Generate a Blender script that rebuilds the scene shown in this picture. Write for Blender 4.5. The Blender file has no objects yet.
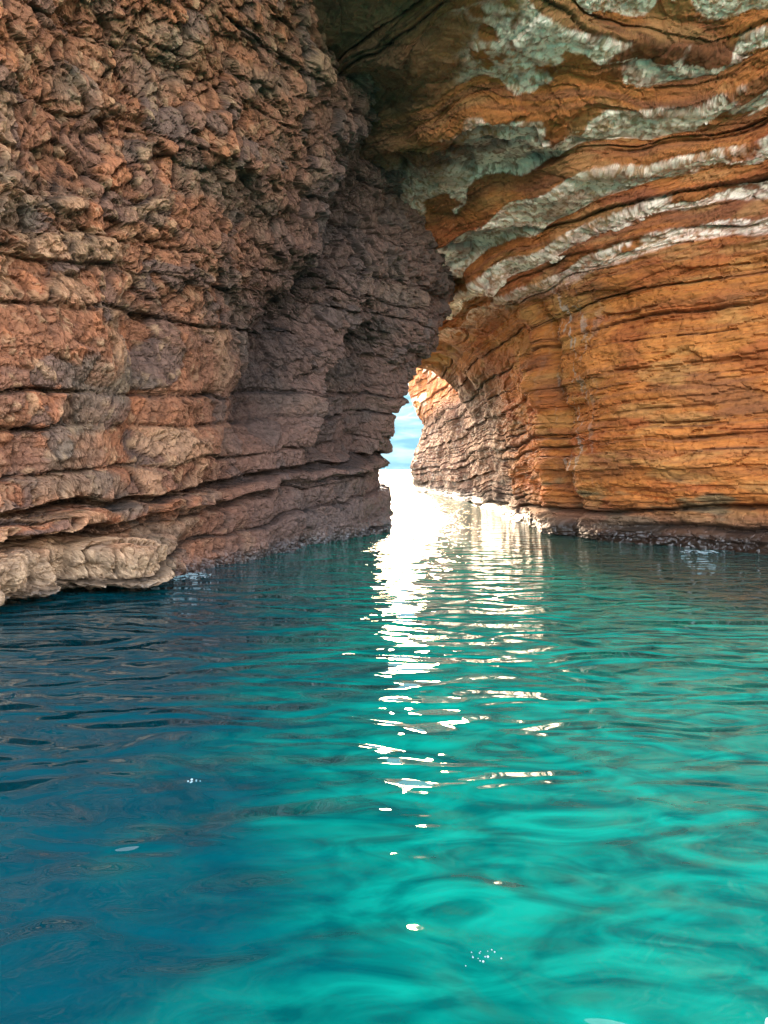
import bpy, math
import numpy as np
from mathutils import Vector
R = math.radians
rng = np.random.default_rng(7)
scene = bpy.context.scene
COL = scene.collection

# ------------------------------------------------------------------ settings
SUN_AZ = 1.5        # degrees from +Y, negative = to the left
SUN_EL = 24.0
CAM_H = 2.0

# ------------------------------------------------------------------ numpy noise
def _hash(ix, iy, iz, seed):
    h = (ix.astype(np.int32).astype(np.uint32)*np.uint32(374761393) + iy.astype(np.int32).astype(np.uint32)*np.uint32(668265263)
         + iz.astype(np.int32).astype(np.uint32)*np.uint32(1440662683) + np.uint32((seed*974711) & 0xFFFFFFFF))
    h ^= h >> np.uint32(13); h *= np.uint32(1274126177)
    h ^= h >> np.uint32(16); h *= np.uint32(2246822519)
    h ^= h >> np.uint32(15)
    return h

def hash01(ix, iy, iz, seed=0):
    return _hash(ix, iy, iz, seed).astype(np.float64) / 4294967295.0

G = np.array([[1,1,0],[-1,1,0],[1,-1,0],[-1,-1,0],[1,0,1],[-1,0,1],[1,0,-1],[-1,0,-1],
              [0,1,1],[0,-1,1],[0,1,-1],[0,-1,-1],[1,1,0],[-1,1,0],[0,-1,1],[0,-1,-1]], dtype=np.float32)

def perlin(x, y, z, seed=0):
    x = x.astype(np.float32); y = y.astype(np.float32); z = z.astype(np.float32)
    x0 = np.floor(x); y0 = np.floor(y); z0 = np.floor(z)
    fx, fy, fz = x - x0, y - y0, z - z0
    u = fx**3*(fx*(fx*6-15)+10); v = fy**3*(fy*(fy*6-15)+10); w = fz**3*(fz*(fz*6-15)+10)
    out = 0
    for dx in (0, 1):
        for dy in (0, 1):
            for dz in (0, 1):
                g = G[_hash(x0+dx, y0+dy, z0+dz, seed) & 15]
                d = g[..., 0]*(fx-dx) + g[..., 1]*(fy-dy) + g[..., 2]*(fz-dz)
                out = out + d * (u if dx else 1-u) * (v if dy else 1-v) * (w if dz else 1-w)
    return out

def fbm(P, sx, sy, sz, octaves=4, seed=0, gain=0.5):
    out = 0; a = 1.0; f = 1.0
    for o in range(octaves):
        out = out + a * perlin(P[..., 0]/sx*f, P[..., 1]/sy*f, P[..., 2]/sz*f, seed + o*17)
        a *= gain; f *= 2.03
    return out

def boxy(a, b, c):
    a = a*a; b = b*b; c = c*c
    return np.sqrt(np.sqrt(a*a + b*b + c*c + .6*(a*b+b*c+a*c)))

def worley(P, sx, sy, sz, seed=0):
    """nearest and second nearest cell distance, and the nearest cell's random values"""
    x, y, z = [(P[..., i]/q).astype(np.float32) for i, q in enumerate((sx, sy, sz))]
    x0, y0, z0 = np.floor(x), np.floor(y), np.floor(z)
    zz = np.zeros(x.shape, np.float32); f1 = zz+9; f2 = zz+9; r = zz; r2 = zz
    tx = zz; tz = zz
    for dx in (-1, 0, 1):
        for dy in (-1, 0, 1):
            for dz in (-1, 0, 1):
                cx, cy, cz = x0+dx, y0+dy, z0+dz
                h = _hash(cx, cy, cz, seed)
                k = np.float32(1/1023); a = (h & 1023)*k; b = ((h >> 10) & 1023)*k; c = ((h >> 20) & 1023)*k
                a, b, c = a.astype(np.float32), b.astype(np.float32), c.astype(np.float32)
                ox, oy, oz = cx + a - x, cy + b - y, cz + c - z
                d = boxy(ox, oy, oz)
                near = d < f1
                f2 = np.where(near, f1, np.minimum(f2, d))
                f1 = np.where(near, d, f1)
                rr = ((h ^ (h >> 7)) & 255).astype(np.float32)/255
                r = np.where(near, rr, r)
                r2 = np.where(near, ((h >> 3) & 255).astype(np.float32)/255, r2)
                tx = np.where(near, ox, tx); tz = np.where(near, oz, tz)
    return f1, f2, r, r2, tx, tz

def sstep(a, b, x):
    t = np.clip((x-a)/(b-a), 0, 1)
    return t*t*(3-2*t)

def bump2(x, y, cx, cy, rx, ry):
    return np.exp(-(((x-cx)/rx)**2 + ((y-cy)/ry)**2))

# ------------------------------------------------------------------ surface from control points
def catmull(p0, p1, p2, p3, t):
    return 0.5*((2*p1) + (-p0+p2)*t + (2*p0-5*p1+4*p2-p3)*t*t + (-p0+3*p1-3*p2+p3)*t**3)

def resample(ctrl, counts):
    """ctrl [n, m, 3]; interpolate along the first axis with counts[i] samples in interval i"""
    n = ctrl.shape[0]; out = []
    for i in range(n-1):
        p0 = ctrl[max(i-1, 0)]; p1 = ctrl[i]; p2 = ctrl[i+1]; p3 = ctrl[min(i+2, n-1)]
        k = counts[i]
        for q in range(k + (1 if i == n-2 else 0)):
            out.append(catmull(p0, p1, p2, p3, q/k))
    return np.array(out)

def counts_for(ctrl, cell):
    """how finely to cut each interval: finer where the surface is close, coarse well outside the cave's lit part"""
    n = ctrl.shape[0]; c = []
    for i in range(n-1):
        a, b = ctrl[i], ctrl[i+1]; m = (a+b)/2
        length = np.linalg.norm(b-a, axis=-1)
        dist = np.maximum(np.linalg.norm(m-np.array([0, 0, CAM_H]), axis=-1), 2)
        inside = (m[:, 1] > 6) & (np.abs(m[:, 0]) < m[:, 1]*0.62+1.0) & (m[:, 2] < 4+m[:, 1]*0.72) & (m[:, 2] > -0.8)
        need = np.where(inside, length/(dist*cell), length/(dist*cell*22))
        c.append(int(max(2, math.ceil(need.max()))))
    return c

def grid_normals(P):
    du = np.gradient(P, axis=0); dv = np.gradient(P, axis=1)
    N = np.cross(du, dv)
    return N/np.maximum(np.linalg.norm(N, axis=-1, keepdims=True), 1e-9)

def mesh_from_grid(name, P, attrs, mat, smooth=False, flip=False, keep=None, parent=None):
    n, m = P.shape[:2]
    idx = np.arange(n*m).reshape(n, m)
    q = np.stack([idx[:-1, :-1], idx[1:, :-1], idx[1:, 1:], idx[:-1, 1:]], -1).reshape(-1, 4)
    if keep is not None:                                   # only the faces of this part of the surface
        q = q[keep[:-1, :-1].reshape(-1)]
        used, inv = np.unique(q, return_inverse=True); q = inv.reshape(-1, 4)
        P = P.reshape(-1, 3)[used][None]
        attrs = {k: (v.reshape(-1, v.shape[-1])[used][None] if v.ndim == 3 else v.reshape(-1)[used][None]) for k, v in attrs.items()}
        n, m = P.shape[:2]
    if flip: q = q[:, ::-1]
    me = bpy.data.meshes.new(name)
    me.vertices.add(n*m); me.vertices.foreach_set('co', P.reshape(-1).astype(np.float32))
    me.loops.add(q.size); me.loops.foreach_set('vertex_index', q.reshape(-1).astype(np.int32))
    me.polygons.add(len(q))
    me.polygons.foreach_set('loop_start', np.arange(0, q.size, 4, dtype=np.int32))
    me.update(calc_edges=True)
    me.polygons.foreach_set('use_smooth', np.full(len(q), smooth))
    for k, v in attrs.items():
        if v.ndim == 3:
            a = me.attributes.new(k, 'FLOAT_COLOR', 'POINT')
            rgba = np.concatenate([v, np.ones(v.shape[:2]+(1,))], -1)
            a.data.foreach_set('color', rgba.reshape(-1).astype(np.float32))
        else:
            a = me.attributes.new(k, 'FLOAT', 'POINT')
            a.data.foreach_set('value', v.reshape(-1).astype(np.float32))
    me.validate()
    me.materials.append(mat)
    o = bpy.data.objects.new(name, me); COL.objects.link(o)
    o.parent = parent
    return o

def tag(o, label=None, cat=None, group=None, kind=None):
    if label: o['label'] = label
    if cat: o['category'] = cat
    if group: o['group'] = group
    if kind: o['kind'] = kind
    return o

# ------------------------------------------------------------------ materials
class NT:
    def __init__(s, name):
        s.m = bpy.data.materials.new(name); s.m.use_nodes = True
        s.t = s.m.node_tree; s.t.nodes.clear()
        s.out = s.t.nodes.new('ShaderNodeOutputMaterial')
    def n(s, typ, ins=None, **kw):
        d = s.t.nodes.new(typ)
        for k, v in kw.items(): setattr(d, k, v)
        for k, v in (ins or {}).items():
            if isinstance(v, bpy.types.NodeSocket): s.t.links.new(v, d.inputs[k])
            else: d.inputs[k].default_value = v
        return d
    def math(s, op, a, b=0.0, c=0.0, clamp=False):
        d = s.n('ShaderNodeMath', operation=op, use_clamp=clamp)
        for i, v in enumerate((a, b, c)):
            if isinstance(v, bpy.types.NodeSocket): s.t.links.new(v, d.inputs[i])
            else: d.inputs[i].default_value = v
        return d.outputs[0]
    def mix(s, f, a, b, blend='MIX'):
        d = s.n('ShaderNodeMix', data_type='RGBA', blend_type=blend)
        for i, v in ((0, f), (6, a), (7, b)):
            if isinstance(v, bpy.types.NodeSocket): s.t.links.new(v, d.inputs[i])
            else: d.inputs[i].default_value = v if i == 0 else (*v, 1) if len(v) == 3 else v
        return d.outputs[2]
    def ramp(s, f, stops):
        d = s.n('ShaderNodeValToRGB', {'Fac': f})
        e = d.color_ramp.elements
        while len(e) < len(stops): e.new(0.5)
        for el, (p, c) in zip(e, stops):
            el.position = p; el.color = (*c, 1) if not isinstance(c, float) else (c, c, c, 1)
        return d.outputs[0]

def rock_material(name, fine=7.0, bump=0.03, squash=(1, 1, 1.6), joints=1.6):
    t = NT(name)
    geo = t.n('ShaderNodeNewGeometry')
    col = t.n('ShaderNodeAttribute', attribute_name='tone').outputs['Color']
    wet = t.n('ShaderNodeAttribute', attribute_name='wet').outputs['Fac']
    film = t.n('ShaderNodeAttribute', attribute_name='film').outputs['Fac']
    pos = geo.outputs['Position']
    mp = t.n('ShaderNodeMapping', {'Vector': pos, 'Scale': squash}).outputs[0]
    n1 = t.n('ShaderNodeTexNoise', {'Vector': mp, 'Scale': fine, 'Detail': 9.0, 'Roughness': 0.65}).outputs['Fac']
    n2 = t.n('ShaderNodeTexNoise', {'Vector': mp, 'Scale': fine*4.3, 'Detail': 5.0, 'Roughness': 0.7}).outputs['Fac']
    vor = t.n('ShaderNodeTexVoronoi', {'Vector': mp, 'Scale': fine*0.9, 'Randomness': 1.0}, feature='DISTANCE_TO_EDGE').outputs['Distance']
    crack = t.math('SMOOTH_MIN', vor, 0.12, 0.05)
    v = t.math('MULTIPLY_ADD', n1, 0.9, 0.55)
    v2 = t.math('MULTIPLY_ADD', n2, 0.7, 0.65)
    vv = t.math('MULTIPLY', v, v2)
    c = t.mix(1.0, col, t.n('ShaderNodeCombineColor', {0: vv, 1: vv, 2: vv}).outputs[0], 'MULTIPLY')
    h = t.math('ADD', t.math('MULTIPLY', n1, 1.0), t.math('ADD', t.math('MULTIPLY', n2, 0.35), t.math('MULTIPLY', crack, joints)))
    b = t.n('ShaderNodeBump', {'Height': h, 'Distance': bump, 'Strength': 1.0})
    rough = t.math('MULTIPLY_ADD', wet, -0.62, 0.90, clamp=True)
    rough = t.math('ADD', rough, t.math('MULTIPLY_ADD', n1, 0.3, -0.15))
    p = t.n('ShaderNodeBsdfPrincipled', {'Base Color': c, 'Roughness': rough, 'Metallic': 0.0, 'Normal': b.outputs[0], 'Specular IOR Level': t.math('MULTIPLY_ADD', wet, .65, .35)})
    t.t.links.new(p.outputs[0], t.out.inputs[0])
    return t.m

MAT_LEFT = rock_material('brown_fractured_rock', 6.0, 0.035)
MAT_RIGHT = rock_material('orange_bedded_rock', 7.0, 0.022, (.55, .55, 2.2), .6)

# ------------------------------------------------------------------ bedding
def make_beds(z0, z1, lo, hi, seed, forced=()):
    r = np.random.default_rng(seed); b = [z0]
    while b[-1] < z1:
        b.append(b[-1] + lo + (hi-lo)*r.random()**1.6)
    b = np.array(b)
    for f in forced: b = b[np.abs(b-f) > lo*0.9]
    b = np.sort(np.concatenate([b, np.array(forced, float)])) if len(forced) else b
    return b, r.random(len(b)+1), r.random(len(b)+1)

def bed_lookup(Zs, beds):
    b, r, r2 = beds
    k = np.clip(np.searchsorted(b, Zs.reshape(-1)).reshape(Zs.shape), 1, len(b)-1)
    lo = b[k-1]; hi = b[k]
    u = np.clip((Zs-lo)/(hi-lo), 0, 1)
    e = np.minimum(Zs-lo, hi-Zs)
    return k, u, e, hi-lo, r[k], r2[k]

# ------------------------------------------------------------------ LEFT ROCK WALL
def profile(base, n, table, zs, dz=0.0):
    pts = []
    zt = [a for a, _ in table]; lt = [b for _, b in table]
    for z in zs:
        l = np.interp(z, zt, lt)
        pts.append((base[0]+n[0]*l, base[1]+n[1]*l, z+dz))
    return pts

ZS = [-1.6, -0.4, 0.4, 1.2, 2, 3, 4, 5, 6, 7, 8, 9, 10, 10.8, 11.5]
tip = [(2.1, 0), (3.2, .55), (4, .8), (4.9, 1.05), (5.7, 1.5), (6.8, 1.8), (7.8, 2.2), (8.7, 2.3), (9.4, 2.3), (10, 2.3), (12, 2.5)]
a3 = [(2, 0), (3, .2), (4, .4), (5, .8), (6, 1.3), (7, 1.7), (8, 1.9), (9, 2.1), (10, 2.5), (11, 3.1), (11.5, 3.5)]
a4 = [(3, 0), (6, .4), (7, .7), (8, 1.0), (9, 1.4), (10, 2.0), (11, 3.0), (12, 4)]
a5 = [(3, 0), (6, .2), (8, .6), (9, 1.0), (10, 1.6), (11, 2.6), (12, 4), (13.5, 7)]
a6 = [(3, 0), (6, .1), (8, .4), (9, .7), (10, 1.1), (11, 1.9), (12, 3), (13.5, 5.5)]
left_ctrl = np.array([
    profile((-9.0, 33.0), (0.2, 0), tip, ZS),
    profile((-3.0, 28.5), (0.8, 0), tip, ZS),
    profile((-0.9, 25.8), (1, 0), tip, ZS),
    profile((-0.2, 24.0), (1, 0), tip, ZS),
    profile((-0.55, 22.0), (.8, -.6), [(z, l*.9) for z, l in tip], ZS),
    profile((-1.46, 20.0), (.35, -.94), a3, ZS),
    profile((-2.3, 17.8), (.45, -.9), [(z, l*.75) for z, l in a3], ZS),
    profile((-3.1, 15.7), (.5, -.87), a4, ZS),
    profile((-4.2, 13.4), (.6, -.8), a5, ZS),
    profile((-5.3, 11.7), (.7, -.7), a6, ZS),
    profile((-6.1, 10.0), (.8, -.6), a6, ZS),
    profile((-7.2, 7.5), (.9, -.4), a6, ZS),
    profile((-9.5, 5.0), (.9, -.4), a6, ZS)])

def build_surface(ctrl, cell, extra=1.0, start=99):
    c1 = counts_for(ctrl, cell)
    c2 = counts_for(np.swapaxes(ctrl, 0, 1), cell)
    c2 = [int(c*extra) if i >= start else c for i, c in enumerate(c2)]
    A = resample(ctrl, c1)
    return np.swapaxes(resample(np.swapaxes(A, 0, 1), c2), 0, 1)

CELL = 1.38/740
P = build_surface(left_ctrl, CELL); print('left grid', P.shape)
N = grid_normals(P)
mid = P[P.shape[0]//2, 5]
toward = np.array([1.0, -0.4, 0.0])
if np.dot(N[P.shape[0]*3//4, P.shape[1]//4], toward) < 0: N = -N
LFLIP = True
X, Y, Z = P[..., 0], P[..., 1], P[..., 2]
W = P + 0.13*np.stack([fbm(P, 1.3, 1.3, 1.3, 3, s) for s in (1, 2, 3)], -1)
S = W[..., 0]*0.5 - W[..., 1]*0.87                     # runs along the wall
big = fbm(P, 4.5, 4.5, 3.2, 3, 11)*0.55 + fbm(P, 1.6, 1.6, 1.5, 3, 21)*0.28
upper = sstep(3.5, 6.5, Z)
# niche, columns and hollow in the wall
D = big
D = D + 0.75*bump2(Y, Z, 14.0, 5.2, 1.0, 2.1)                 # rounded column
D = D + 0.55*bump2(Y, Z, 12.2, 5.0, .7, 1.6)
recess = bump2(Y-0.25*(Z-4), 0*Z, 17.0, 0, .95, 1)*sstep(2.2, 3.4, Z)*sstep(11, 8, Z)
D = D - .95*recess   # long vertical recess
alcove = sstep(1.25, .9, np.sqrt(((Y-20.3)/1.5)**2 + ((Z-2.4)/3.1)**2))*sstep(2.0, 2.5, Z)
D = D - 0.75*alcove  # shallow alcove
D = D - 0.4*bump2(Y, Z, 13.1, 3.4, .3, 1.7)
# beds
Zs = W[..., 2] - 0.09*(Y-10)
bedsL = make_beds(-2, 16, .30, 1.3, 5, forced=(0.12, 0.74, 1.15, 1.75, 3.0))
k, u, e, th, br, br2 = bed_lookup(Zs + 0.12*fbm(P, 2.5, 2.5, 1.0, 2, 33), bedsL)
strong = 1 - 0.55*upper
D = D + (br-0.5)*0.20*strong + (1-(2*u-1)**4)*0.04
bedcrack = np.exp(-(e/0.035)**2)*(0.35+0.65*(br2 > .35))*strong*(0.5+sstep(-0.2, 0.25, fbm(P, 1.5, 1.5, .8, 2, 41)))
D = D - 0.13*bedcrack
# low ledges at the waterline
near = sstep(14.0, 12.7, Y)
z0 = Z - 0.0*(Y-10) + 0.10*fbm(P, .9, .9, .9, 2, 71)
low = sstep(0.05, 0.2, z0)*sstep(0.86, 0.70, z0)
D = D + near*0.8*low*(0.85+1.3*fbm(P, 1.1, 1.1, 6, 2, 72)) + near*low*.5*bump2(Y, Z, 12.4, .4, .6, 3)
D = D - 0.25*near*sstep(0.2, 0.0, z0)
l2 = sstep(0.90, 0.97, Zs)*sstep(1.22, 1.12, Zs)
D = D + sstep(13.4, 11.8, Y)*0.42*l2 + 0.12*l2
cr1 = np.exp(-((Zs-1.20)/0.07)**2); cr2 = np.exp(-((Zs-0.84)/0.06)**2)
D = D - (0.38*cr1 + 0.30*cr2)*(.55+.8*sstep(-.2, .3, fbm(P, 1.2, 1.2, 1, 2, 58)))
l3 = sstep(1.25, 1.33, Zs)*sstep(1.8, 1.6, Zs)
D = D + 0.14*l3*sstep(15, 12, Y) + .05*l3
# first the large relief, then the rows are spread evenly over it and the fine relief is cut into that surface
def respace(P, fields):
    for i in range(P.shape[0]):
        seg = np.linalg.norm(np.diff(P[i], axis=0), axis=1)
        ref = np.linalg.norm(np.diff(P0[i], axis=0), axis=1)
        old = np.concatenate([[0], np.cumsum(seg*.8+ref*.2)])
        base = np.concatenate([[0], np.cumsum(ref)])
        new = base/base[-1]*old[-1]
        P[i] = np.stack([np.interp(new, old, P[i][:, a]) for a in range(3)], -1)
        for f in fields: f[i] = np.interp(new, old, f[i])
P0 = P.copy()
P = P + N*(D*np.minimum(1, sstep(-1.5, -0.6, Z)+.2))[..., None]
Zw = Zs.copy()
recess = recess.copy(); alcove = alcove.copy(); bedcrack = bedcrack.copy(); cr1 = cr1.copy(); cr2 = cr2.copy(); strong = strong.copy()
respace(P, [Zw, recess, alcove, bedcrack, cr1, cr2, br, br2, strong])
kf = k.astype(float); respace_k = None
N1 = grid_normals(P)
sgn = np.sign((N1*N).sum(-1).mean()); N1 = N1*sgn
def blur(A, r):
    for ax in (0, 1):
        B = np.concatenate([np.repeat(np.take(A, [0], ax), r+1, ax), A, np.repeat(np.take(A, [-1], ax), r, ax)], ax)
        Cs = np.cumsum(B, axis=ax); n = A.shape[ax]
        A = (np.take(Cs, np.arange(2*r+1, 2*r+1+n), ax) - np.take(Cs, np.arange(0, n), ax))/(2*r+1)
    return A
N = N + .8*blur(blur(N1, 14), 14)
N = N/np.maximum(np.linalg.norm(N, axis=-1, keepdims=True), 1e-6)
X, Y, Z = P[..., 0], P[..., 1], P[..., 2]
Zs = Zw; upper = sstep(3.5, 6.5, Z); near = sstep(14.0, 12.7, Y)
k, u, e, th, br, br2 = bed_lookup(Zs + 0.06*fbm(P, 2.5, 2.5, 1.0, 2, 33), bedsL)
D = 0*X
# blocks cut by joints
Wb = P + 0.035*np.stack([fbm(P, .5, .5, .5, 2, s) for s in (4, 5, 6)], -1)
Wb[..., 2] -= 0.09*(Y-10)
lean = Wb.copy()
lean[..., 0] += 0.25*upper*Wb[..., 2]
f1, f2, r, r2, tx, tz = worley(lean, .60, .60, .62, 3)
g1, g2, q, q2, ux, uz = worley(lean, .25, .25, .34, 8)
h1, h2, w_, w2, vx, vz = worley(lean, .12, .12, .15, 9)
amt = 0.55 + 0.75*upper
D = D + amt*((r-.5)*.17 + tz*(r2-.5)*.14)
D = D + amt*((q-.5)*.15 + uz*(q2-.5)*.12) + (w_-.5)*.06
thinL = make_beds(-2, 16, .05, .20, 39)
k3, u3, e3, th3, tr, tr2 = bed_lookup(Zs, thinL)
lay = sstep(7.5, 4.5, Z)*sstep(-.25, .15, fbm(P, 3, 3, .8, 3, 57))
D = D + lay*((tr-.5)*.07 - .03*np.exp(-(e3/.016)**2)*(tr2 > .4))
# upright joints that stop at each bed
jw = .12 + .26*br2
jp = (Wb[..., 0]*.5 - Wb[..., 1]*.87)/jw + 7.3*br
jc = np.floor(jp + .35*hash01(np.floor(jp), k, k*0, 5)); jf = jp-np.floor(jp)
jr = hash01(jc, k, k*0, 77)
square = sstep(-.15, .15, fbm(P, 3, 3, 2, 2, 55)+.25*sstep(15, 11, Y)-.1*upper)
lowz = sstep(1.9, 1.0, Z)*sstep(16, 13, Y)
square = np.maximum(square, lowz)
D = D + square*(jr-.5)*(.14+.05*lowz) + lowz*((q-.5)*.06 + (r-.5)*.08)
jcrack = np.exp(-(np.minimum(jf, 1-jf)*jw/.022)**2)*square
D = D - (.06+.06*lowz)*jcrack
D = D - 0.9*bump2(X-.2, Y, -.4, 12.6, 1.2, 1.6)*sstep(8.5, 9.5, Z)
crack1 = np.exp(-((f2-f1)/0.045)**2); crack2 = np.exp(-((g2-g1)/0.06)**2); crack3 = np.exp(-((h2-h1)/0.10)**2)
D = D - amt*(0.08*crack1 + 0.045*crack2) - .03*crack3
D = D + 0.022*fbm(P, .25, .25, .2, 3, 51)
edge = np.minimum(1, sstep(-1.5, -0.6, Z)+.2)
P2 = P + N*(D*edge)[..., None]

def lerp(a, b, t): return a + (b-a)*t[..., None]
def C(*c): return np.array(c, float)
tone = np.zeros(P.shape) + C(.31, .120, .058)
tone = lerp(tone, C(.40, .155, .07), np.clip(br, 0, 1)*.6)
tone = lerp(tone, C(.19, .105, .075), sstep(.5, 1, r))
tone = lerp(tone, C(.56, .20, .085), sstep(.72, .95, q)*.65*sstep(17, 12, Y))
tone = lerp(tone, C(.55, .30, .16), sstep(.55, .95, jr)*square*.7)
tone = lerp(tone, C(.55, .32, .17), sstep(.8, 1, w_)*.6*sstep(18, 12, Y))
tone = lerp(tone, C(.17, .145, .105), sstep(.06, .5, fbm(P, 2.2, 2.2, 1.5, 4, 61))*.5)      # grey green lichen film
tone = lerp(tone, C(.46, .31, .19), sstep(1.1, .5, Z)*near*.9)
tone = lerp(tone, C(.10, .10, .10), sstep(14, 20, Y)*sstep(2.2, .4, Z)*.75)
tone = lerp(tone, C(.155, .095, .080), sstep(12.5, 18, Y)*.75)  # light falling off towards the middle of the cave, painted into the tone
tone = tone*(1-.55*recess-.3*alcove)[..., None]  # shade of the recess and alcove painted into the tone
dark = 1 - 0.55*np.clip(bedcrack + cr1 + cr2 + .7*jcrack, 0, 1) - .45*np.clip(crack1*amt + .7*crack2*amt + .6*crack3, 0, 1)
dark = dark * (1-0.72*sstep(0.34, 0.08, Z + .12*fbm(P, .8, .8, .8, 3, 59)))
tone = tone*C(1.02, .96, .90)*(.68*np.clip(dark, .10, 1)*(1.18+.3*sstep(14, 10.5, Y)))[..., None]  # nearest end lifted, continuing that painted falloff
wet = np.clip(sstep(.5, .05, Z)*.9 + .25*sstep(14, 20, Y), 0, 1)
ledge_part = (Z < .80) & (Y < 13.4)
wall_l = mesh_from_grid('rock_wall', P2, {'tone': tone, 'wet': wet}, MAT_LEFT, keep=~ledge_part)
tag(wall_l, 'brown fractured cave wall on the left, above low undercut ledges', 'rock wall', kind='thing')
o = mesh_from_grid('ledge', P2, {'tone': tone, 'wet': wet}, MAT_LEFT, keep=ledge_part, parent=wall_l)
o['label'] = 'pale wave worn rock ledge jutting over the water'

# ------------------------------------------------------------------ RIGHT ROCK WALL AND VAULT
ZR = [-1.6, -0.4, 0.8, 2, 3.2, 4.4, 5.4, 6.2]
def st(base, n, vault, wall=((0, 0), (6.2, .3))):
    pts = profile(base, n, list(wall), ZR)
    for l, z in vault: pts.append((base[0]+n[0]*l, base[1]+n[1]*l, z))
    return pts
def cliff(base, n, top):
    return st(base, n, [(.5, 7.5), (.6, 9), (.5, 10), (.3, 10.8), (0, 11.4), (-1, 11.9), (-3, 12.2), (-5, 12.4)])
right_ctrl = np.array([  # last row runs unseen overhead, added to block sky reflections in the water
    cliff((26, 95), (-.2, 0), 20),
    cliff((8, 80), (-.5, 0), 20),
    st((3.1, 71), (-1, 0), [(.2, 8), (.4, 9.5), (.3, 10.5), (.3, 11.2), (0, 11.8), (-1, 12.2), (-3, 12.6), (-5, 12.8)], ((0, 0), (2, .4), (3.2, .1), (5, -.9), (6.2, -.8))),
    st((4.3, 52), (-1, 0), [(.2, 8), (.4, 9), (.8, 10), (1.0, 11), (.5, 12), (-1, 12.4), (-3, 12.8), (-5, 13)]),
    st((4.8, 41), (-1, 0), [(.8, 7.2), (1.9, 8.2), (3.0, 9.2), (4.5, 10.2), (7, 11.0), (10, 11.8), (14, 12.6), (18, 13)]),
    st((4.95, 36), (-1, 0), [(2.2, 6.75), (3.6, 7.0), (5, 7.3), (6.5, 7.7), (8.5, 8.2), (11, 8.8), (15, 9.5), (20, 10.5)], ((0, 0), (4.4, .25), (5.4, .7), (6.2, 1.4))),
    st((5.1, 28), (-1, 0), [(1.6, 7.0), (2.9, 7.7), (4.2, 8.1), (6, 8.6), (8, 9.2), (10, 9.9), (14, 11), (19, 12)], ((0, 0), (4.4, .1), (5.4, .4), (6.2, .9))),
    st((5.3, 22.8), (-1, -.1), [(.9, 7.1), (2.0, 8.0), (3.3, 8.6), (5, 9.1), (7, 9.7), (9, 10.4), (13, 11.6), (18, 12.8)]),
    st((6.0, 20.5), (-.6, -.8), [(.6, 7.4), (1.4, 8.5), (2.4, 9.1), (3.7, 9.6), (5.6, 10.2), (8, 10.9), (12, 12.2), (17, 13.2)], ((0, 0), (6.2, .2))),
    st((7.3, 18.7), (-.5, -.87), [(.35, 7.6), (.9, 8.8), (1.7, 9.6), (2.9, 10.3), (4.6, 11), (6.8, 11.7), (9.5, 12.5), (15, 13.6)], ((0, 0), (6.2, .1))),
    st((9.1, 17.0), (-.6, -.8), [(.3, 7.8), (.8, 9), (1.6, 10), (2.8, 11), (3.6, 11.4), (4.6, 11.9), (7, 12.8), (13.5, 14)], ((0, 0), (6.2, .1))),
    st((11.5, 13.5), (-.8, -.6), [(.3, 7.8), (.7, 9), (1.4, 10), (1.8, 10.8), (2.3, 11.2), (2.8, 11.6), (4, 12.6), (9, 14)], ((0, 0), (6.2, .1))),
    st((15.0, 10.0), (-.8, -.6), [(.3, 7.8), (.7, 9), (1, 10), (1.4, 10.8), (1.8, 11.2), (2, 11.6), (3, 12.6), (8, 14)], ((0, 0), (6.2, .1)))])

P = build_surface(right_ctrl, CELL, 1.25, 8); print('right grid', P.shape)
X, Y, Z = P[..., 0].copy(), P[..., 1].copy(), P[..., 2].copy()
vault = sstep(6.3, 8.0, Z)*sstep(44, 38, Y)
# the vault steps inwards bed by bed, like courses of a corbelled roof
warp = 0.48*fbm(P, 5.5, 5.5, 9, 2, 101) + 0.15*fbm(P, 1.8, 1.8, 4, 2, 102) + 0.015*(Y-20) - 0.05*(X-4)
bedsV = make_beds(4, 18, .42, 1.15, 14)
Zw = Z + warp
kv, uv, ev, thv, vr, vr2 = bed_lookup(Zw, bedsV)
gu = sstep(0.34, 0.66, uv)*0.64 + 0.36*uv
P[..., 2] = Z + vault*(gu-uv)*thv*0.95
# spread the rows evenly again along each stepped column
vr_c = vr.copy(); phase = np.maximum(sstep(.56, .64, uv), sstep(.42, .34, uv)); Zw = Zw.copy()
for i in range(P.shape[0]):
    c = P[i]; seg = np.linalg.norm(np.diff(c, axis=0), axis=1)
    seg = seg*.93 + np.linalg.norm(np.diff(np.stack([X[i], Y[i], Z[i]], -1), axis=0), axis=1)*.07
    old = np.concatenate([[0], np.cumsum(seg)])
    base = np.concatenate([[0], np.cumsum(np.linalg.norm(np.diff(np.stack([X[i], Y[i], Z[i]], -1), axis=0), axis=1))])
    new = base/base[-1]*old[-1]
    P[i] = np.stack([np.interp(new, old, c[:, a]) for a in range(3)], -1)
    vr_c[i] = np.interp(new, old, vr[i]); phase[i] = np.interp(new, old, phase[i]); Zw[i] = np.interp(new, old, Zw[i])
vr = vr_c
X, Y, Z = P[..., 0].copy(), P[..., 1].copy(), P[..., 2].copy()
vault = sstep(6.3, 8.0, Z)*sstep(44, 38, Y)
N = grid_normals(P)
if N[P.shape[0]//2+10, P.shape[1]//4, 0] > 0: N = -N
W = P + 0.09*np.stack([fbm(P, 1.6, 1.6, 1.6, 3, s) for s in (1, 2, 3)], -1)
Zb = W[..., 2] + 0.03*(Y-20) + 0.3*fbm(P, 6, 6, 4, 2, 103)
bedsR = make_beds(-2, 18, .10, 1.1, 23, forced=(0.95, 1.6, 4.6))
k, u, e, th, br, br2 = bed_lookup(Zb, bedsR)
thin = make_beds(-2, 18, .04, .14, 29)
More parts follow.
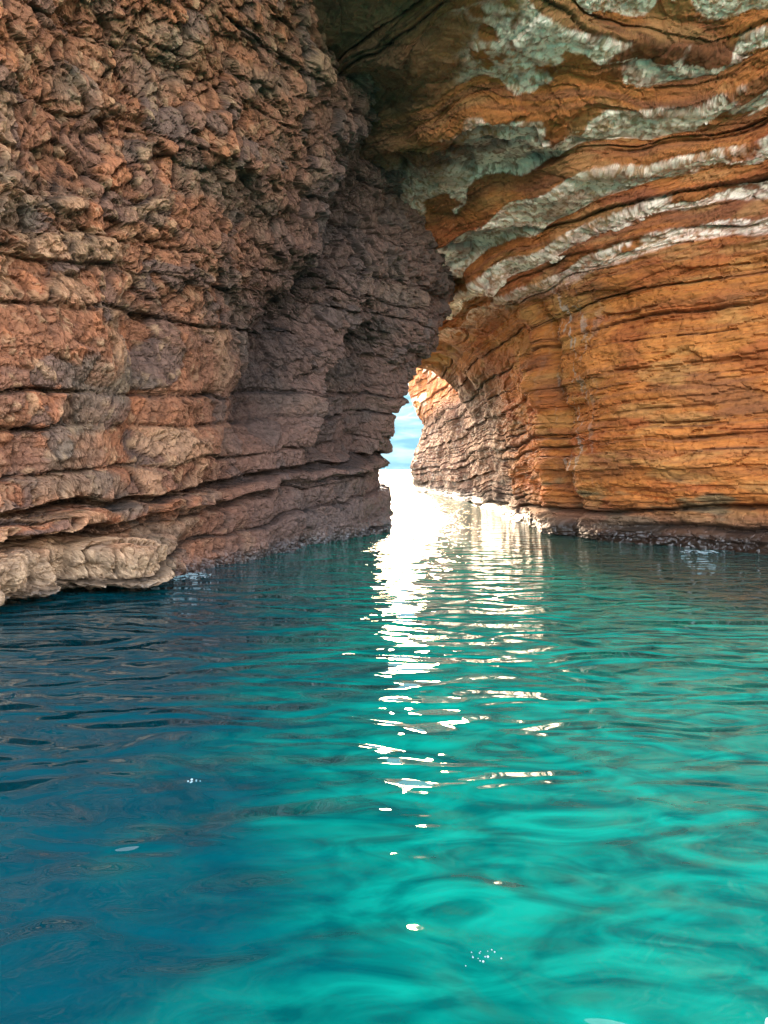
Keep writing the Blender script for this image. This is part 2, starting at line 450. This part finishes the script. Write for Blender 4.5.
k3, u3, e3, th3, tr, tr2 = bed_lookup(Zb, thin)
wallness = 1-vault
D = fbm(P, 5, 5, 3, 3, 111)*.45 + fbm(P, 1.4, 1.4, .8, 4, 121)*.13
tmask = sstep(-.2, .25, fbm(P, 2.5, 2.5, .7, 3, 133))
mod = .35+sstep(-.3, .4, fbm(P, 3, 3, 2, 2, 131))
D = D + (br-.5)*.17*mod*(.4+.6*wallness) + (tr-.5)*.05*tmask + (1-u)*.05*th/.4
lc = np.exp(-(e/0.03)**2)*(br2 > .45)*mod; tc = np.exp(-(e3/0.014)**2)*(tr2 > .5)
D = D - 0.10*lc - .02*tc*tmask
# big undercut seams low on the wall
s1 = np.exp(-((Zb-1.02+.25*sstep(8, 5, X))/0.06)**2); s2 = np.exp(-((Zb-.42)/0.10)**2)*sstep(5.5, 7, X)
D = D - .35*s1 - .30*s2
# vertical corner rib and cleft near the bend of the wall
D = D - 0.28*np.exp(-((Y-21.9-.12*(Z-3))/0.35)**2)*sstep(7.6, 6.2, Z) + .25*np.exp(-((Y-23.0)/0.6)**2)
f1, f2, r, r2, tx, tz = worley(W, 1.5, 1.5, .36, 13)
g1, g2, q, q2, ux, uz = worley(W, .40, .40, .13, 18)
soft = 1-.2*vault
far = sstep(24, 34, Y)
soft = soft*(1-.8*far)
D = D + soft*((r-.5)*.15 + tz*(r2-.5)*.12 + (q-.5)*.06 + uz*(q2-.5)*.05)
crack1 = np.exp(-((f2-f1)/0.05)**2); crack2 = np.exp(-((g2-g1)/0.08)**2)
D = D - soft*(.022*crack1 + .014*crack2) + soft*.03*fbm(P, .2, .2, .12, 3, 151)
D = D + far*.1*fbm(P, 2.2, 5, 1.6, 3, 161)
chip = 1-2*np.abs(fbm(P, .16, .16, .10, 4, 153))
D = D + vault*.024*chip*(.4+.9*sstep(-.2, .3, fbm(P, .8, .8, .8, 2, 215)))
P2 = P + N*D[..., None]*np.minimum(1, sstep(-1.5, -.5, Z)+.2)[..., None]
N2 = grid_normals(P2)
if N2[P.shape[0]//2+10, P.shape[1]//4, 0] > 0: N2 = -N2
Nb = grid_normals(P)                                   # broad facing, before the fine relief
if Nb[P.shape[0]//2+10, P.shape[1]//4, 0] > 0: Nb = -Nb

tone = np.zeros(P.shape) + C(.66, .235, .052)
tone = lerp(tone, C(.78, .31, .075), br*.8)
tone = lerp(tone, C(.45, .17, .06), sstep(.55, 1, tr)*.8)
tone = lerp(tone, C(.56, .17, .045), sstep(0, .5, fbm(P, 2.5, 2.5, .9, 4, 171))*.9)
tone = lerp(tone, C(.30, .12, .05), sstep(.05, .4, fbm(P, 3.5, 3.5, 1.1, 4, 177))*.65)
tone = lerp(tone, C(.74, .40, .13), sstep(.15, .5, fbm(P, 2.0, 2.0, .5, 4, 175))*.6)
tone = lerp(tone, C(.20, .19, .10), sstep(.10, .45, fbm(P, 1.6, 1.6, .35, 3, 181))*sstep(2.2, 1.4, Z)*.8)   # algae streaks
tone = lerp(tone, C(.20, .13, .09), sstep(1.3, .5, Z)*.8)
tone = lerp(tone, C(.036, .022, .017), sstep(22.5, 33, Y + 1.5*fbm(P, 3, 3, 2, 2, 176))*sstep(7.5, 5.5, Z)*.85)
# water sheen painted pale into the tone where the stone faces down
down = sstep(-.22, -.55, Nb[..., 2])*sstep(.30, -.20, N2[..., 2])
crn = fbm(P, 1.4, 1.4, .9, 4, 191)
lens = fbm(np.stack([X + 9*vr, Y*.8 + 3*vr, Z*0 + 5*vr], -1), 1.9, 2.2, 1, 3, 205) + .22*fbm(P, .40, .40, .22, 4, 207)
down = sstep(-.12, -.24, Nb[..., 2] + .04*fbm(P, .3, .3, .3, 3, 208))*sstep(.30, .48, phase + .16*fbm(P, .22, .22, .22, 3, 214) + .30*fbm(P, .8, .8, .5, 4, 212))
painted_sheen = down*sstep(-.30, -.18, lens + .2*crn + .42*sstep(16.5, 19, Y)*sstep(1.2, 2.6, X)*sstep(30, 25, Y))
arc = np.exp(-((Zw-9.3)/.30)**2)
painted_sheen = painted_sheen*(1-.93*sstep(2.8, 1.2, X + .8*fbm(P, .8, .8, .8, 3, 210))*sstep(9.0, 9.6, Z)*(1-.9*arc))*sstep(7.0, 7.7, Z)
sheen_gaps = sstep(.05, .18, fbm(P, .60, .45, .10, 4, 209))
painted_sheen = painted_sheen*(1-.42*sheen_gaps)
drip = sstep(.30, .42, fbm(P, .16, .16, 1.2, 4, 195)+.2*fbm(P, 2, 2, 2, 2, 196))*sstep(.8, 2.5, Z)*np.exp(-((Y-21.4)/.8)**2)*.6*wallness
pale_specks = sstep(.30, .50, fbm(P, .30, .6, .16, 3, 197))*sstep(22, 26, Y)*sstep(6.5, 4, Z)*.35  # pale specks low on the far part of the wall
tone = tone*.66*lerp(np.ones(P.shape), np.ones(P.shape)*C(1.08, .90, .78), wallness)
fleck = sstep(.10, .32, fbm(P, .13, .13, .07, 3, 217))
tone = lerp(tone, C(1.0, .72, .56), np.clip(painted_sheen*(1-.75*fleck), 0, 1))
tone = lerp(tone, C(.42, .36, .30), np.clip(drip+pale_specks, 0, 1))
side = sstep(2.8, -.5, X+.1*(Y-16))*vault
tone = tone*(1-vault[..., None]*(1-painted_sheen[..., None])*C(.0, .20, .12))
tone = lerp(tone, C(.12, .06, .032), side*(.9-.55*painted_sheen))
dark = 1 - .6*np.clip(lc + s1 + s2, 0, 1) - .35*np.clip(.3*crack1+.3*crack2+.8*tc, 0, 1)*(1-.3*painted_sheen)
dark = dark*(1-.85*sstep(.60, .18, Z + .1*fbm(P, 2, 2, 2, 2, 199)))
tone = tone*np.clip(dark, .1, 1)[..., None]
wet = np.clip(sstep(.7, .1, Z)*.9 + + .55*painted_sheen  + .25*drip, 0, 1)
film = np.clip(painted_sheen*1.1, 0, 1)
roof_part = np.zeros(Z.shape, bool)
roof_part[:, int(np.argmax(Z[P.shape[0]*2//3] > 7.3)):] = True
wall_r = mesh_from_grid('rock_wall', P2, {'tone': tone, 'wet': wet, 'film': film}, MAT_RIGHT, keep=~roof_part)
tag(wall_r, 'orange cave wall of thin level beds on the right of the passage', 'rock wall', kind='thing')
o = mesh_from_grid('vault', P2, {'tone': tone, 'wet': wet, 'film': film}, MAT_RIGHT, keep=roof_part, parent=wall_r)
o['label'] = 'overhanging stepped rock roof with water sheen painted pale on its undersides'

# ------------------------------------------------------------------ DISTANT HILL
def hill():
    xs = np.linspace(-700, 700, 240); v = np.linspace(0, 1, 60)
    Xg, Vg = np.meshgrid(xs, v, indexing='ij')
    Yg = 900 + 420*Vg
    base = np.stack([Xg, Yg, 0*Xg], -1)
    ridge = 150 + 30*np.sin(Xg/210.0) + 30*fbm(base, 200, 200, 1, 4, 301)
    Zg = ridge*np.sin(Vg*math.pi/2)**.8 + 26*fbm(base, 90, 140, 1, 5, 303)*sstep(0, .2, Vg) - 3*(Vg < .001)
    t = NT('hazy_hillside')
    pos = t.n('ShaderNodeNewGeometry').outputs['Position']
    n = t.n('ShaderNodeTexNoise', {'Vector': t.n('ShaderNodeMapping', {'Vector': pos, 'Scale': (.02, .01, .09)}).outputs[0], 'Scale': 1.0, 'Detail': 6.0}).outputs['Fac']
    c = t.ramp(n, [(.35, (.16, .30, .34)), (.5, (.30, .46, .50)), (.65, (.50, .62, .62))])
    p = t.n('ShaderNodeBsdfDiffuse', {'Color': c})
    # air light of a kilometre of sea haze between the cave and the hill
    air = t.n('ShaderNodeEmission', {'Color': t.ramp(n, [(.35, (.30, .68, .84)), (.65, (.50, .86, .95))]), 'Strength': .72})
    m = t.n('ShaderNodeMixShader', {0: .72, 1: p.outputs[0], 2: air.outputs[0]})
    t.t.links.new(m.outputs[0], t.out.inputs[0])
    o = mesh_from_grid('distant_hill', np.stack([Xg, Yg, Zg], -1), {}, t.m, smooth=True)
    tag(o, 'hazy pale blue hillside across the sea beyond the cave mouth', kind='structure')
hill()

# ------------------------------------------------------------------ WATER
def water_material():
    t = NT('sea_water')
    pos = t.n('ShaderNodeNewGeometry').outputs['Position']
    sx = t.n('ShaderNodeSeparateXYZ', {0: pos})
    x, y = sx.outputs[0], sx.outputs[1]
    # glow of scattered sunlight painted turquoise on the right, deep water on the left
    nb = t.n('ShaderNodeTexNoise', {'Vector': t.n('ShaderNodeMapping', {'Vector': pos, 'Scale': (.5, .8, 1)}).outputs[0], 'Scale': 1.0, 'Detail': 4.0, 'Distortion': .8}).outputs['Fac']
    nf = t.n('ShaderNodeTexNoise', {'Vector': t.n('ShaderNodeMapping', {'Vector': pos, 'Scale': (1.3, 2.6, 1)}).outputs[0], 'Scale': 1.3, 'Detail': 4.0, 'Distortion': 1.6}).outputs['Fac']
    edge = t.math('ADD', x, t.math('MULTIPLY', y, 0.09))
    edge = t.math('ADD', edge, t.math('MULTIPLY_ADD', nb, 2.4, -1.2))
    wr = t.n('ShaderNodeMapRange', {'Value': t.math('DIVIDE', edge, t.math('MULTIPLY_ADD', y, .10, .55)), 'From Min': -1.1, 'From Max': 1.0}, interpolation_type='SMOOTHSTEP').outputs[0]
    wall = t.n('ShaderNodeMapRange', {'Value': t.math('ADD', x, t.math('MULTIPLY', y, .25)), 'From Min': 6.2, 'From Max': 8.6}, interpolation_type='SMOOTHSTEP').outputs[0]
    wall = t.math('MULTIPLY', wall, t.n('ShaderNodeMapRange', {'Value': y, 'From Min': 4, 'From Max': 9}).outputs[0])
    deep = t.mix(nf, (.000, .028, .040), (.000, .052, .060))
    turq = t.mix(t.n('ShaderNodeMapRange', {'Value': nf, 'From Min': .34, 'From Max': .66}).outputs[0], (.000, .080, .062), (.002, .215, .140))
    c = t.mix(wr, deep, turq)
    c = t.mix(t.math('MULTIPLY', wall, .85), c, (.022, .038, .035))  # turquoise dulled by the right wall, its reflection painted into the water colour
    w1 = t.n('ShaderNodeTexNoise', {'Vector': t.n('ShaderNodeMapping', {'Vector': pos, 'Scale': (.75, 1.5, 1), 'Rotation': (0, 0, R(6))}).outputs[0], 'Scale': 1.0, 'Detail': 1.2, 'Roughness': .45, 'Distortion': 1.5}).outputs['Fac']
    w2 = t.n('ShaderNodeTexNoise', {'Vector': t.n('ShaderNodeMapping', {'Vector': pos, 'Scale': (1.7, 2.9, 1), 'Rotation': (0, 0, R(-14))}).outputs[0], 'Scale': 1.0, 'Detail': 1.5, 'Distortion': .5}).outputs['Fac']
    w3 = t.n('ShaderNodeTexNoise', {'Vector': t.n('ShaderNodeMapping', {'Vector': pos, 'Scale': (5, 9, 1)}).outputs[0], 'Scale': 1.0, 'Detail': 2.0}).outputs['Fac']
    fr = t.n('ShaderNodeMapRange', {'Value': y, 'From Min': 11, 'From Max': 26, 'To Min': .04, 'To Max': 2.6}).outputs[0]
    w4 = t.n('ShaderNodeTexNoise', {'Vector': t.n('ShaderNodeMapping', {'Vector': pos, 'Scale': (11, 17, 1)}).outputs[0], 'Scale': 1.0, 'Detail': 1.0}).outputs['Fac']
    far = t.n('ShaderNodeMapRange', {'Value': y, 'From Min': 12, 'From Max': 24, 'To Min': 0, 'To Max': .024}).outputs[0]
    h = t.math('ADD', t.math('MULTIPLY_ADD', t.math('MULTIPLY', w1, t.n('ShaderNodeMapRange', {'Value': y, 'From Min': 2.5, 'From Max': 6, 'To Min': .068, 'To Max': .145}).outputs[0]), 1.0, t.math('MULTIPLY', w4, far)), t.math('ADD', t.math('MULTIPLY', w2, .042), t.math('MULTIPLY', w3, t.math('MULTIPLY', fr, .014))))
    b = t.n('ShaderNodeBump', {'Height': h, 'Distance': 1.0, 'Strength': 1.0}).outputs[0]
    out = t.n('ShaderNodeMapRange', {'Value': y, 'From Min': 18, 'From Max': 42, 'To Min': .012, 'To Max': .20}).outputs[0]
    p = t.n('ShaderNodeBsdfPrincipled', {'Base Color': c, 'Roughness': out, 'IOR': 1.38, 'Normal': b, 'Emission Color': c, 'Emission Strength': .0})
    t.t.links.new(p.outputs[0], t.out.inputs[0])
    return t.m

def water():
    xs = np.concatenate([np.linspace(-3000, -60, 12), np.linspace(-40, 40, 60), np.linspace(60, 3000, 12)])
    ys = np.concatenate([np.linspace(-400, -20, 6), np.linspace(-14, 100, 90), np.geomspace(130, 6000, 14)])
    Xg, Yg = np.meshgrid(xs, ys, indexing='ij')
    o = mesh_from_grid('sea_water', np.stack([Xg, Yg, 0*Xg], -1), {}, water_material(), smooth=True)
    tag(o, 'calm sea water, deep blue on the left and a painted turquoise glow on the right', kind='structure')
water()

# ------------------------------------------------------------------ FOAM, BUBBLES, BOAT EDGE
def foam_material():
    t = NT('white_sea_foam')
    pos = t.n('ShaderNodeNewGeometry').outputs['Position']
    n = t.n('ShaderNodeTexNoise', {'Vector': pos, 'Scale': 14.0, 'Detail': 4.0}).outputs['Fac']
    c = t.ramp(n, [(.3, (.08, .20, .22)), (.7, (.42, .48, .47))])
    p = t.n('ShaderNodeBsdfPrincipled', {'Base Color': c, 'Roughness': .55})
    t.t.links.new(p.outputs[0], t.out.inputs[0]); return t.m
MAT_FOAM = foam_material()

def foam_patch(name, cx, cy, rx, ry, seed, thr, label):
    """lacy foam: a thin sheet broken into strands, a few millimetres proud of the water"""
    xs = np.linspace(-1, 1, 150); Xg, Yg = np.meshgrid(xs, xs, indexing='ij')
    Pq = np.stack([cx+Xg*rx, cy+Yg*ry, 0*Xg], -1)
    f = fbm(Pq, .30, .45, 1, 4, seed); r2 = Xg**2+Yg**2
    v = 1-np.abs(f)*4 - r2*1.1 + .3*fbm(Pq, .08, .1, 1, 3, seed+3)
    Pq[..., 2] = 0.012 + .02*np.clip(v-thr, 0, 1) + .03*fbm(Pq, .3, .3, 1, 2, seed+9)
    o = mesh_from_grid(name, Pq, {}, MAT_FOAM, smooth=True, keep=v > thr)
    tag(o, label, 'foam', kind='stuff')
foam_patch('sea_foam', -3.75, 13.6, .75, .75, 411, .25, 'white foam washing around the end of the low left ledge')
foam_patch('sea_foam', 7.55, 17.55, .8, .5, 431, .2, 'pale wash of foam under the notch at the foot of the right wall')

def bubble_cluster(cx, cy, n, spread, size, seed, label):
    import bmesh
    from mathutils import Matrix, Vector
    r = np.random.default_rng(seed); bm = bmesh.new()
    for i in range(n):
        a, b = r.normal(size=2)*spread; rad = size*(.5+r.random())
        bmesh.ops.create_uvsphere(bm, u_segments=12, v_segments=8, radius=rad, matrix=Matrix.Translation((cx+a*1.6, cy+b, rad*.45)) @ Matrix.Diagonal((1, 1, .75, 1)))
    me = bpy.data.meshes.new('bubbles'); bm.to_mesh(me); bm.free(); me.materials.append(MAT_FOAM)
    o = bpy.data.objects.new('bubbles', me); COL.objects.link(o)
    tag(o, label, 'bubbles', kind='stuff')
bubble_cluster(-1.21, 4.72, 9, .014, .006, 5, 'tiny white fleck of bubbles floating on the dark blue water')
bubble_cluster(.40, 3.02, 16, .028, .0035, 6, 'scatter of small bubbles on the turquoise foreground water')

def boat_edge():
    import bmesh
    bm = bmesh.new(); rings = []
    pts = [(1.172, 2.27, .30), (1.215, 2.23, .30), (1.34, 2.12, .30), (1.55, 1.85, .30), (1.85, 1.4, .31), (2.0, .8, .33), (2.05, 0, .35)]
    rads = [.012, .04, .075, .11, .13, .14, .14]
    for j, (p, r) in enumerate(zip(pts, rads)):
        a = Vector(pts[max(j-1, 0)]); b = Vector(pts[min(j+1, len(pts)-1)]); t = (b-a).normalized()
        s1 = t.cross(Vector((0, 0, 1))).normalized(); s2 = s1.cross(t)
        rings.append([bm.verts.new(Vector(p) + (s1*math.cos(q*math.tau/20) + s2*math.sin(q*math.tau/20))*r) for q in range(20)])
    for a, b in zip(rings[:-1], rings[1:]):
        for q in range(20): bm.faces.new((a[q], a[(q+1) % 20], b[(q+1) % 20], b[q]))
    bm.faces.new(rings[0]); bm.faces.new(rings[-1][::-1])
    for f in bm.faces: f.smooth = True
    me = bpy.data.meshes.new('boat'); bm.to_mesh(me); bm.free()
    t = NT('white_gelcoat')
    n = t.n('ShaderNodeTexNoise', {'Scale': 6.0, 'Detail': 4.0}).outputs['Fac']
    p = t.n('ShaderNodeBsdfPrincipled', {'Base Color': t.ramp(n, [(.3, (.70, .71, .70)), (.7, (.80, .80, .79))]), 'Roughness': .3})
    t.t.links.new(p.outputs[0], t.out.inputs[0]); me.materials.append(t.m)
    o = bpy.data.objects.new('boat', me); COL.objects.link(o)
    tag(o, 'white rounded edge of a boat peeking in at the lower right corner', 'boat', kind='thing')
boat_edge()

# ------------------------------------------------------------------ WORLD, SUN, CAMERA
w = bpy.data.worlds.new('World'); scene.world = w; w.use_nodes = True
nt = w.node_tree; bg = nt.nodes['Background']
sky = nt.nodes.new('ShaderNodeTexSky'); sky.sky_type = 'NISHITA'; sky.sun_disc = False
sky.sun_elevation = R(SUN_EL); sky.sun_rotation = R(SUN_AZ); sky.dust_density = 5.0; sky.ozone_density = 0.0; sky.air_density = 0.8
warm = nt.nodes.new('ShaderNodeMix'); warm.data_type = 'RGBA'; warm.blend_type = 'MULTIPLY'; warm.inputs[0].default_value = 1
warm.inputs[7].default_value = (1, .86, .72, 1)          # warm tint against the blue of the sky light
nt.links.new(sky.outputs[0], warm.inputs[6]); nt.links.new(warm.outputs[2], bg.inputs[0]); bg.inputs[1].default_value = 3.8

sl = bpy.data.lights.new('sun', 'SUN'); sl.energy = 13.0; sl.angle = R(0.5); sl.color = (1, .98, .94)
so = bpy.data.objects.new('sun', sl); COL.objects.link(so)
d = Vector((math.sin(R(SUN_AZ))*math.cos(R(SUN_EL)), math.cos(R(SUN_AZ))*math.cos(R(SUN_EL)), math.sin(R(SUN_EL))))
so.rotation_euler = d.to_track_quat('Z', 'Y').to_euler()
so.location = d*50

cam = bpy.data.cameras.new('camera'); co = bpy.data.objects.new('camera', cam); COL.objects.link(co)
co.location = (0, 0, CAM_H); co.rotation_euler = (R(90), 0, 0)
cam.sensor_fit = 'VERTICAL'; cam.sensor_height = 36; cam.lens = 36*740/1024
cam.shift_y = -44/1024; cam.clip_start = .05; cam.clip_end = 20000
scene.camera = co

scene.view_settings.view_transform = 'Standard'; scene.view_settings.look = 'None'
scene.view_settings.exposure = 0; scene.view_settings.gamma = 1
scene.cycles.use_denoising = True
scene.cycles.max_bounces = 5; scene.cycles.diffuse_bounces = 3; scene.cycles.glossy_bounces = 3; scene.cycles.transmission_bounces = 1
scene.cycles.use_adaptive_sampling = True; scene.cycles.adaptive_threshold = .03
scene.cycles.sample_clamp_indirect = 20
